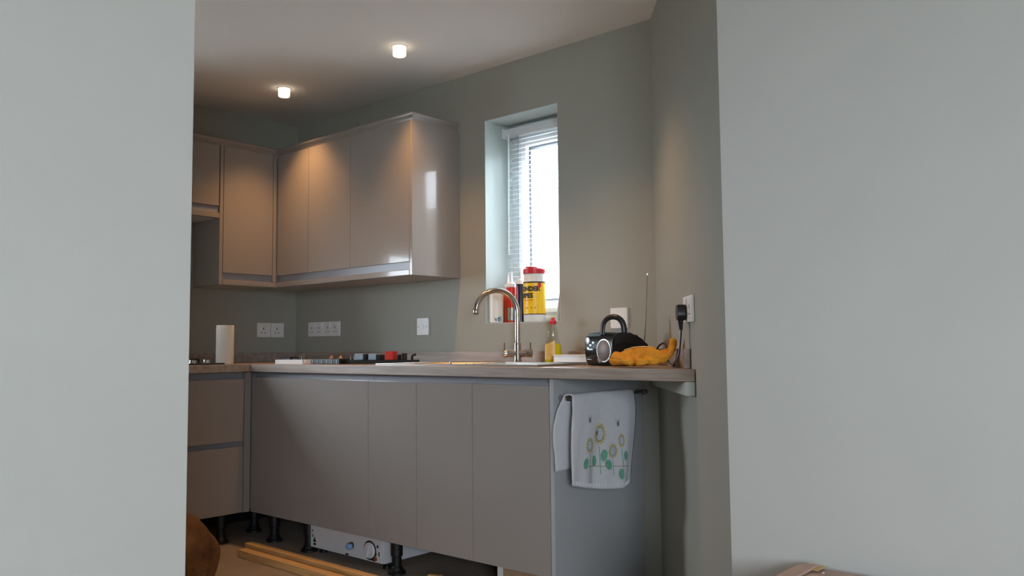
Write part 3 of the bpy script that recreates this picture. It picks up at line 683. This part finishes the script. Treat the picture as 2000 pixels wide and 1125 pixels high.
plate('wall_socket', 'white double wall socket right of the inner corner, the one nearer the corner', Twin(0.216, 1.102), 0.148, [-0.036, 0.036])
plate('wall_socket', 'white double wall socket right of the inner corner, the one nearer the window', Twin(0.373, 1.102), 0.148, [-0.036, 0.036])
t = plate('wall_switch', 'white single switch plate below the wall cupboard end, left of the tap', Twin(1.156, 1.097), 0.088, [], 0.090)
obj('rocker', MB().box(-0.010, 0.010, 0.0095, 0.014, -0.012, 0.012, T=Twin(1.156, 1.097)), 'white', t, bevel=0.0015)
for s_ in (-0.030, 0.030):
    obj('screw_cap', MB().lathe([(0.004, 0.0095), (0.004, 0.0106), (0.001, 0.0108)], seg=10, T=Twin(1.156, 1.097) @ Matrix.Translation((s_, 0, 0)) @ Matrix.Rotation(-PI / 2, 4, 'X')), 'carcass', t)
t = plate('wall_switch', 'white single plate on the window wall, seen through the radio handle', Twin(2.388, 1.105), 0.086, [], 0.088)
obj('rocker', MB().box(-0.010, 0.010, 0.0095, 0.013, -0.018, 0.004, T=Twin(2.388, 1.105)), 'white', t, bevel=0.0015)
SP = 0.742
plate('wall_socket', 'white double socket on the angled wall with a black plug in it', Tang(SP, 1.104), 0.146, [-0.036, 0.036])

# plug and cable
TP = Tang(SP - 0.030, 1.098)
t = thing('power_plug', tuple(TP @ Vector((0, 0.03, 0))), 'black mains plug in the socket with a lead down to the radio', 'plug')
obj('plug_body', MB().prism([(-0.024, 0.0), (-0.024, -0.016), (-0.013, -0.030), (0.013, -0.030), (0.024, -0.016), (0.024, 0.0), (0.016, 0.022), (-0.016, 0.022)], 0.011, 0.040,
    T=TP @ Matrix(((1, 0, 0, 0), (0, 0, 1, 0), (0, 1, 0, 0), (0, 0, 0, 1)))), 'black', t, bevel=0.004)
obj('strain_relief', MB().tube([tuple(TP @ Vector(p)) for p in ((0, 0.027, -0.028), (0, 0.027, -0.045), (0, 0.026, -0.062))], [0.010, 0.0075, 0.0055], 10), 'black', t)
rp = TR @ Vector((-0.02, RD + 0.002, 0.03))
cp = [TP @ Vector((0, 0.026, -0.06)), TP @ Vector((-0.004, 0.030, -0.11)), TP @ Vector((-0.012, 0.036, -0.150)), TP @ Vector((-0.03, 0.05, -0.178)),
      Vector((2.90, -0.43, 0.918)), Vector((2.86, -0.40, 0.925)), Vector((2.83, -0.36, 0.965)), Vector((2.79, -0.31, 0.994)), Vector((2.745, -0.275, 0.985)), Vector((2.715, -0.255, 0.962)), rp]
def smooth(pts, n=6):
    out = []
    for i in range(len(pts) - 1):
        p0 = pts[max(i - 1, 0)]; p1 = pts[i]; p2 = pts[i + 1]; p3 = pts[min(i + 2, len(pts) - 1)]
        for k in range(n):
            s_ = k / n
            out.append(0.5 * ((2 * p1) + (p2 - p0) * s_ + (2 * p0 - 5 * p1 + 4 * p2 - p3) * s_ ** 2 + (-p0 + 3 * p1 - 3 * p2 + p3) * s_ ** 3))
    out.append(pts[-1]); return out
obj('lead', MB().tube([tuple(p) for p in smooth(cp)], 0.0034, 8), 'black', t)

# ------------------------------------------------------------------ leather work gloves
def fused(name, mb, m, parent, vox=0.004, disp=0.004):
    o = obj(name, mb, m, parent)
    r_ = o.modifiers.new('remesh', 'REMESH'); r_.mode = 'VOXEL'; r_.voxel_size = vox; r_.use_smooth_shade = True
    s_ = o.modifiers.new('smooth', 'SMOOTH'); s_.factor = 0.5; s_.iterations = 3
    tx_ = bpy.data.textures.new('crease', 'CLOUDS'); tx_.noise_scale = 0.028; tx_.noise_depth = 2
    d_ = o.modifiers.new('crease', 'DISPLACE'); d_.texture = tx_; d_.strength = disp * 3.2; d_.mid_level = 0.5; d_.texture_coords = 'LOCAL'
    return o
def P3(sx, y, z): return (sx, y, z)
# glove lying with its cuff to the left, fingers to the right and one curled up
t = thing('work_glove', (2.83, -0.50, 0.91), 'yellow leather work glove on the worktop end, fingers curling up at the right', 'glove')
g = MB()
g.tube([(2.722, -0.520, 0.932), (2.76, -0.515, 0.940), (2.80, -0.51, 0.945), (2.845, -0.50, 0.942), (2.875, -0.49, 0.934)], [0.020, 0.028, 0.032, 0.031, 0.024], 14, flat=0.9)
g.tube([(2.85, -0.505, 0.935), (2.885, -0.50, 0.932), (2.905, -0.49, 0.948), (2.910, -0.480, 0.975), (2.908, -0.474, 1.000)], [0.017, 0.015, 0.014, 0.013, 0.010], 10)
g.tube([(2.85, -0.485, 0.945), (2.88, -0.472, 0.952), (2.90, -0.462, 0.968), (2.906, -0.458, 0.985)], [0.016, 0.014, 0.013, 0.010], 10)
g.tube([(2.83, -0.525, 0.925), (2.855, -0.545, 0.923), (2.875, -0.548, 0.923), (2.885, -0.535, 0.924)], [0.016, 0.013, 0.013, 0.011], 10)
g.tube([(2.79, -0.535, 0.928), (2.805, -0.555, 0.924), (2.83, -0.565, 0.922), (2.848, -0.555, 0.922)], [0.015, 0.013, 0.012, 0.010], 10)
g.tube([(2.76, -0.535, 0.930), (2.765, -0.558, 0.924), (2.783, -0.572, 0.921), (2.80, -0.572, 0.921)], [0.014, 0.012, 0.011, 0.009], 10)
fused('hand', g, 'glove', t)
glove1 = t
obj('stitching', MB().tube([(2.745, -0.53, 0.962), (2.78, -0.525, 0.972), (2.82, -0.515, 0.974), (2.85, -0.505, 0.969)], 0.002, 6), 'tape', t)
t = thing('work_glove', (2.72, -0.53, 0.91), 'yellow leather work glove cuff lying open against the radio', 'glove')
cf = MB()
cf.grid(lambda u, v: (2.668 + 0.075 * u + 0.006 * math.sin(5 * v), -0.520 - 0.050 * math.cos(v * 2 * PI) * (0.7 + 0.3 * u) * 0.8, 0.932 + (0.021 + 0.004 * (1 - u)) * math.sin(v * 2 * PI) * (1 - 0.15 * u) + 0.006 * (1 - u)), 10, 24)
o = obj('cuff', cf, 'glove', t); sm = o.modifiers.new('thick', 'SOLIDIFY'); sm.thickness = 0.004
g = MB()
g.tube([(2.735, -0.525, 0.934), (2.762, -0.565, 0.930), (2.775, -0.582, 0.927)], [0.020, 0.016, 0.010], 12)
fused('folded_fingers', g, 'glove', t)
glove1.location += Vector((0.022, -0.014, 0.009)); t.location += Vector((0.052, -0.014, 0.004))

# ------------------------------------------------------------------ towel rail and tea towel
t = thing('towel_rail', (2.53, -0.3, 0.80), 'thin metal towel rail fixed to the end panel under the worktop', 'rail')
RX, RZ = 2.532, 0.797
obj('bar', MB().tube([(RX, -0.565, RZ), (RX, -0.035, RZ)], 0.0065, 12), 'chrome', t)
for y in (-0.560, -0.045):
    obj('bracket', MB().tube([(2.4935, y, RZ), (RX, y, RZ)], [0.012, 0.009], 12), 'chrome', t)
    obj('end_cap', MB().tube([(RX, y - 0.012, RZ), (RX, y + 0.012, RZ)], 0.010, 12), 'chrome', t)

def towel_front(u, v):
    """u 0..1 left to right (along +y), v 0..1 top to bottom"""
    yl = -0.585 - 0.012 * math.sin(v * 2.2) + 0.020 * (1 - v) ** 3; yr = -0.142 - 0.030 * v + 0.010 * math.sin(v * 5)
    y = yl + (yr - yl) * u
    zb = 0.490 - 0.052 * math.sin(min(1, u * 1.15) * PI / 2) + 0.018 * max(0, u - 0.75) * 4 * max(0, u - 0.75)
    z = RZ + 0.009 + (zb - RZ - 0.009) * v
    fold = 0.008 * math.sin(u * 9.5 + 0.6) * (0.3 + v) + 0.004 * math.sin(u * 23 + v * 2) * v
    x = RX + 0.010 + 0.010 * min(1, v * 6) + fold + 0.010 * (1 - u) ** 4
    return Vector((x, y, z))
def towel_back(u, v):
    yl = -0.575 - 0.062 * math.sin(min(1, v * 1.35) * PI * 0.62); yr = -0.20
    y = yl + (yr - yl) * u
    z = RZ + 0.008 + (0.540 - RZ - 0.008) * v
    x = RX - 0.010 - 0.010 * min(1, v * 5) + 0.004 * math.sin(u * 12) * v + 0.014 * max(0, 1 - u * 5) * v * (1 if u < 0.2 else 0)
    return Vector((max(x, 2.500), y, z))
tw = MB(); nu, nv, na = 44, 34, 6
rows = []
for j in range(nv, -1, -1): rows.append([towel_front(i / nu, j / nv) for i in range(nu + 1)])
for k in range(1, na):
    a = PI * k / na
    row = []
    for i in range(nu + 1):
        p0, p1 = towel_front(i / nu, 0), towel_back(i / nu, 0)
        q = p0.lerp(p1, k / na); q = Vector((q.x, q.y, q.z + 0.006 * math.sin(a))); row.append(q)
    rows.append(row)
for j in range(0, nv + 1): rows.append([towel_back(i / nu, j / nv) for i in range(nu + 1)])
v = [tuple(p) for r_ in rows for p in r_]
f = [(j * (nu + 1) + i, j * (nu + 1) + i + 1, (j + 1) * (nu + 1) + i + 1, (j + 1) * (nu + 1) + i) for j in range(len(rows) - 1) for i in range(nu)]
tw.add(v, f, True)
t = thing('tea_towel', (RX, -0.35, 0.45), 'white tea towel with printed sunflowers hanging over the rail', 'towel')
o = obj('cloth', tw, 'towel', t, sharp=180); sm = o.modifiers.new('thick', 'SOLIDIFY'); sm.thickness = 0.004; sm.offset = 0
def tp(y, z, lift=0.0032):
    """point on the towel's front sheet at given height / width"""
    u = (y + 0.590) / 0.42; v_ = 0.5
    for _ in range(12):
        p = towel_front(u, v_); v_ += (p.z - z) / 0.34; u += (y - p.y) / 0.40
    p = towel_front(u, v_); return (p.x + lift, p.y, p.z)
def decal(name, poly, m, lift, parent):
    """filled outline (list of (y, z)) laid on the cloth"""
    cy = sum(p[0] for p in poly) / len(poly); cz_ = sum(p[1] for p in poly) / len(poly)
    mid = [((p[0] + cy) / 2, (p[1] + cz_) / 2) for p in poly]; n_ = len(poly)
    v_ = [tp(*p, lift) for p in poly] + [tp(*p, lift) for p in mid] + [tp(cy, cz_, lift)]
    f_ = [(i, (i + 1) % n_, n_ + (i + 1) % n_, n_ + i) for i in range(n_)] + [(n_ + i, n_ + (i + 1) % n_, 2 * n_) for i in range(n_)]
    return obj(name, MB().add(v_, f_, True), m, parent)
def ring_decal(name, c_, r0, r1, m, lift, parent, pet=0, depth=0.0, sy=1.0):
    n_ = 48; vi = []; vo = []
    for k in range(n_):
        a = 2 * PI * k / n_
        ro = r1 * (1 - depth * (0.5 + 0.5 * math.cos(pet * a))) if pet else r1
        vi.append(tp(c_[0] + r0 * sy * math.cos(a), c_[1] + r0 * math.sin(a), lift)); vo.append(tp(c_[0] + ro * sy * math.cos(a), c_[1] + ro * math.sin(a), lift))
    return obj(name, MB().add(vi + vo, [(k, (k + 1) % n_, n_ + (k + 1) % n_, n_ + k) for k in range(n_)], True), m, parent)
for (cy, cz_, R_, sy, stem, leaves) in ((-0.393, 0.655, 0.038, 0.92, 0.505, ((-0.036, -0.090, 1.0, 0.2), (0.026, -0.075, 1.1, -0.4))),
                                        (-0.468, 0.620, 0.028, 0.95, 0.520, ((-0.028, -0.058, 1.0, -0.6),)),
                                        (-0.318, 0.585, 0.027, 1.0, 0.490, ((-0.034, -0.045, 1.1, 0.9),)),
                                        (-0.262, 0.620, 0.026, 0.75, 0.485, ((0.022, -0.055, 0.9, 0.1), (-0.012, -0.120, 1.0, 0.1)))):
    fl = ring_decal('sunflower_petals', (cy, cz_), R_ * 0.62, R_ * 1.25, 'petal', 0.0032, t, 16, 0.35, sy)
    ring_decal('flower_ring', (cy, cz_), R_ * 0.62, R_ * 0.80, 'ringbrown', 0.0036, fl, 0, 0, sy)
    decal('flower_centre', [(cy + R_ * 0.64 * sy * math.cos(2 * PI * k / 20), cz_ + R_ * 0.64 * math.sin(2 * PI * k / 20)) for k in range(20)], 'seedgrey', 0.0034, fl)
    obj('stem', MB().grid(lambda a_, b_: tp(cy + 0.004 * b_ + (a_ - 0.5) * 0.004, cz_ - R_ * 1.2 + (stem - cz_ + R_ * 1.2) * b_, 0.0030), 1, 8), 'leafgreen', fl)
    for ly, lz, sc, rot in leaves:
        pl = []
        for k in range(16):
            a = 2 * PI * k / 16; q = 0.014 * (1 + 0.35 * math.cos(a)) * sc
            yy, zz = q * math.sin(a) * 1.1, q * math.cos(a) * -1.5
            pl.append((cy + ly + yy * math.cos(rot) - zz * math.sin(rot), cz_ + lz + yy * math.sin(rot) + zz * math.cos(rot)))
        decal('leaf', pl, 'leafgreen', 0.0036, fl)
for by, bz in ((-0.466, 0.712), (-0.282, 0.685), (-0.412, 0.660)):
    b_ = decal('bee_body', [(by + 0.008 * math.cos(2 * PI * k / 12), bz + 0.010 * math.sin(2 * PI * k / 12)) for k in range(12)], 'beebrown', 0.0042, t)
    for s_ in (-1, 1):
        decal('bee_wing', [(by + s_ * 0.009 + 0.007 * math.cos(2 * PI * k / 10), bz + 0.012 + 0.006 * math.sin(2 * PI * k / 10)) for k in range(10)], 'seedgrey', 0.0040, b_)
obj('printed_line', MB().grid(lambda a_, b_: tp(-0.50 + 0.30 * a_, 0.545 - 0.03 * a_ + (b_ - 0.5) * 0.003, 0.0028), 20, 1), 'ringbrown', t)
for k in range(24):
    u = 0.06 + 0.88 * k / 23
    p = towel_front(u, 0.985); q = towel_front(u, 0.945)
    obj('hem_stitch', MB().tube([(p.x + 0.003, p.y, p.z), (q.x + 0.003, q.y, q.z)], 0.0018, 5), 'towel', t)

# ------------------------------------------------------------------ kitchen roll and hob on the left worktop
c = (0.372, -0.690)
t = thing('kitchen_roll', (c[0], c[1], 0.91), 'white kitchen paper roll standing on the left worktop', 'paper roll')
prof = [(0.019, 0.001), (0.043, 0.001), (0.045, 0.006), (0.045, 0.199), (0.043, 0.203), (0.019, 0.203)]
obj('paper', MB().lathe(prof, (c[0], c[1], 0.9105), 36), 'paper', t)
obj('core', MB().lathe([(0.014, 0.0), (0.0185, 0.0), (0.0185, 0.204), (0.014, 0.204)], (c[0], c[1], 0.9105), 24), 'card', t)
a0 = -0.9
obj('loose_sheet', MB().grid(lambda u, v: (c[0] + (0.0458 + 0.010 * u ** 2) * math.cos(a0 + u * 0.9), c[1] + (0.0458 + 0.010 * u ** 2) * math.sin(a0 + u * 0.9), 0.9115 + v * 0.200), 10, 1), 'paper', t)
t = thing('gas_hob', (0.25, -1.02, 0.91), 'black gas hob on the left worktop beside the kitchen roll', 'hob')
obj('hob_plate', MB().box(0.050, 0.470, -1.30, -0.745, 0.9105, 0.919), 'blackgloss', t, bevel=0.003)
for hx, hy in ((0.16, -0.89), (0.16, -1.16), (0.37, -0.92), (0.37, -1.16)):
    b_ = obj('burner', MB().lathe([(0.040, 0.0), (0.040, 0.010), (0.028, 0.014), (0.028, 0.020), (0.001, 0.021)], (hx, hy, 0.9195), 20), 'black', t)
    ps = obj('pan_support', MB().tube([(hx - 0.085, hy, 0.938), (hx + 0.085, hy, 0.938)], 0.005, 6).tube([(hx, hy - 0.085, 0.938), (hx, hy + 0.085, 0.938)], 0.005, 6)
        .tube([(hx - 0.085, hy, 0.9195), (hx - 0.085, hy, 0.938)], 0.005, 6).tube([(hx + 0.085, hy, 0.9195), (hx + 0.085, hy, 0.938)], 0.005, 6)
        .tube([(hx, hy - 0.085, 0.9195), (hx, hy - 0.085, 0.938)], 0.005, 6).tube([(hx, hy + 0.085, 0.9195), (hx, hy + 0.085, 0.938)], 0.005, 6), 'black', t)
for k in range(4):
    kb = obj('control_knob', MB().lathe([(0.018, 0), (0.016, 0.016), (0.001, 0.017)], (0.450, -0.835 - 0.075 * k, 0.9195), 16), 'chrome', t)

# ------------------------------------------------------------------ odds and ends left of the sink
t = thing('parts_dish', (0.76, -0.47, 0.91), 'small white dish of fittings on the worktop near the inner corner', 'dish')
T = Matrix.Translation((0.760, -0.525, 0.9105)) @ Matrix.Rotation(0.30, 4, 'Z')
w_, d_ = 0.088, 0.045
tr = MB().box(-w_, w_, -d_, d_, 0, 0.003, T=T)
for (a0, a1, c0, c1) in ((-w_, w_, -d_, -d_ + 0.004), (-w_, w_, d_ - 0.004, d_), (-w_, -w_ + 0.004, -d_, d_), (w_ - 0.004, w_, -d_, d_)):
    tr.box(a0, a1, c0, c1, 0.003, 0.022, T=T)
obj('dish', tr, 'white', t)
for q, (m_, l_, x_, lab, cat) in enumerate((('denim', 0.045, -0.040, 'dark blue roll of tape lying in the small white dish', 'tape'),
                                            ('black', 0.030, 0.014, 'black plastic fitting in the middle of the small white dish', 'fitting'))):
    o = obj('tape_roll' if q == 0 else 'plastic_fitting', MB().tube([tuple(T @ Vector((x_ - l_ / 2, 0, 0.0205))), tuple(T @ Vector((x_ + l_ / 2, 0, 0.0205)))], 0.0170, 14), m_)
    tag(o, lab, cat)
for q, (x_, hgt) in enumerate(((0.044, 0.042), (0.058, 0.036), (0.074, 0.046))):
    o = obj('metal_bolt', MB().lathe([(0.005, 0.0), (0.005, 0.004), (0.0028, 0.0045), (0.0028, hgt), (0.001, hgt + 0.001)], tuple(T @ Vector((x_, -0.02, 0.0035))), 10), 'chrome' if q != 1 else 'silver')
    tag(o, 'small metal bolt upright in the white dish, ' + ('leftmost of three', 'middle of three', 'rightmost of three')[q], 'bolt', 'bolts in the white dish')

t = thing('fittings_case', (0.96, -0.45, 0.91), 'low black slotted case with shiny lid, right of the white dish', 'case')
T = Matrix.Translation((0.985, -0.455, 0.9105)) @ Matrix.Rotation(0.12, 4, 'Z')
obj('case', MB().box(-0.100, 0.100, -0.055, 0.055, 0, 0.024, T=T), 'black', t, bevel=0.002)
obj('lid', MB().box(-0.102, 0.102, -0.057, 0.057, 0.0245, 0.0275, T=T), 'clear', t)
for k in range(6):
    x_ = -0.085 + k * 0.034
    obj('slot_rib', MB().box(x_ - 0.002, x_ + 0.002, -0.0575, -0.0552, 0.003, 0.021, T=T), 'bluegrey', t)
for k, (x_, y_) in enumerate(((-0.02, 0.01), (0.035, 0.02))):
    o = obj('brass_fitting', MB().lathe([(0.012, 0), (0.012, 0.004), (0.006, 0.006), (0.006, 0.013), (0.001, 0.014)], tuple(T @ Vector((x_, y_, 0.028))), 14), 'copper')
    tag(o, ['small brass fitting on the slotted case lid, nearer the dish', 'small brass fitting on the slotted case lid, nearer the tool tray'][k], 'fitting')
for k in range(2):
    o = obj('screw', MB().lathe([(0.004, 0), (0.004, 0.002), (0.002, 0.003), (0.0015, 0.020), (0.0005, 0.021)], (1.105 + 0.022 * k, -0.44 + 0.004 * k, 0.930), 8), 'silver')
    tag(o, 'tiny silver screw at the left end of the tool tray, ' + ('nearer the slotted case', 'nearer the grey holder')[k], 'screw', 'screws on the tool tray')

t = thing('tool_tray', (1.25, -0.33, 0.91), 'long black tool tray with upright coloured holders, left of the drainer', 'tray')
T = Matrix.Translation((1.265, -0.375, 0.9105)) @ Matrix.Rotation(0.34, 4, 'Z')
obj('tray', MB().box(-0.185, 0.185, -0.035, 0.035, 0, 0.019, T=T), 'black', t, bevel=0.002)
for x_, w2, h2, m_ in ((-0.118, 0.023, 0.050, 'bluegrey'), (-0.086, 0.008, 0.048, 'black'), (-0.042, 0.022, 0.050, 'bluegrey'), (-0.010, 0.013, 0.044, 'black'),
                       (0.050, 0.022, 0.060, 'reddull'), (0.098, 0.005, 0.044, 'black'), (0.122, 0.004, 0.050, 'black')):
    obj('holder', MB().box(x_ - w2, x_ + w2, -0.022, 0.022, 0.0195, h2, T=T), m_, t, bevel=0.002)
obj('hook', MB().tube([tuple(T @ Vector(p)) for p in ((0.165, 0, 0.019), (0.163, 0, 0.034), (0.168, 0, 0.040), (0.182, 0, 0.044))], 0.006, 8), 'black', t)
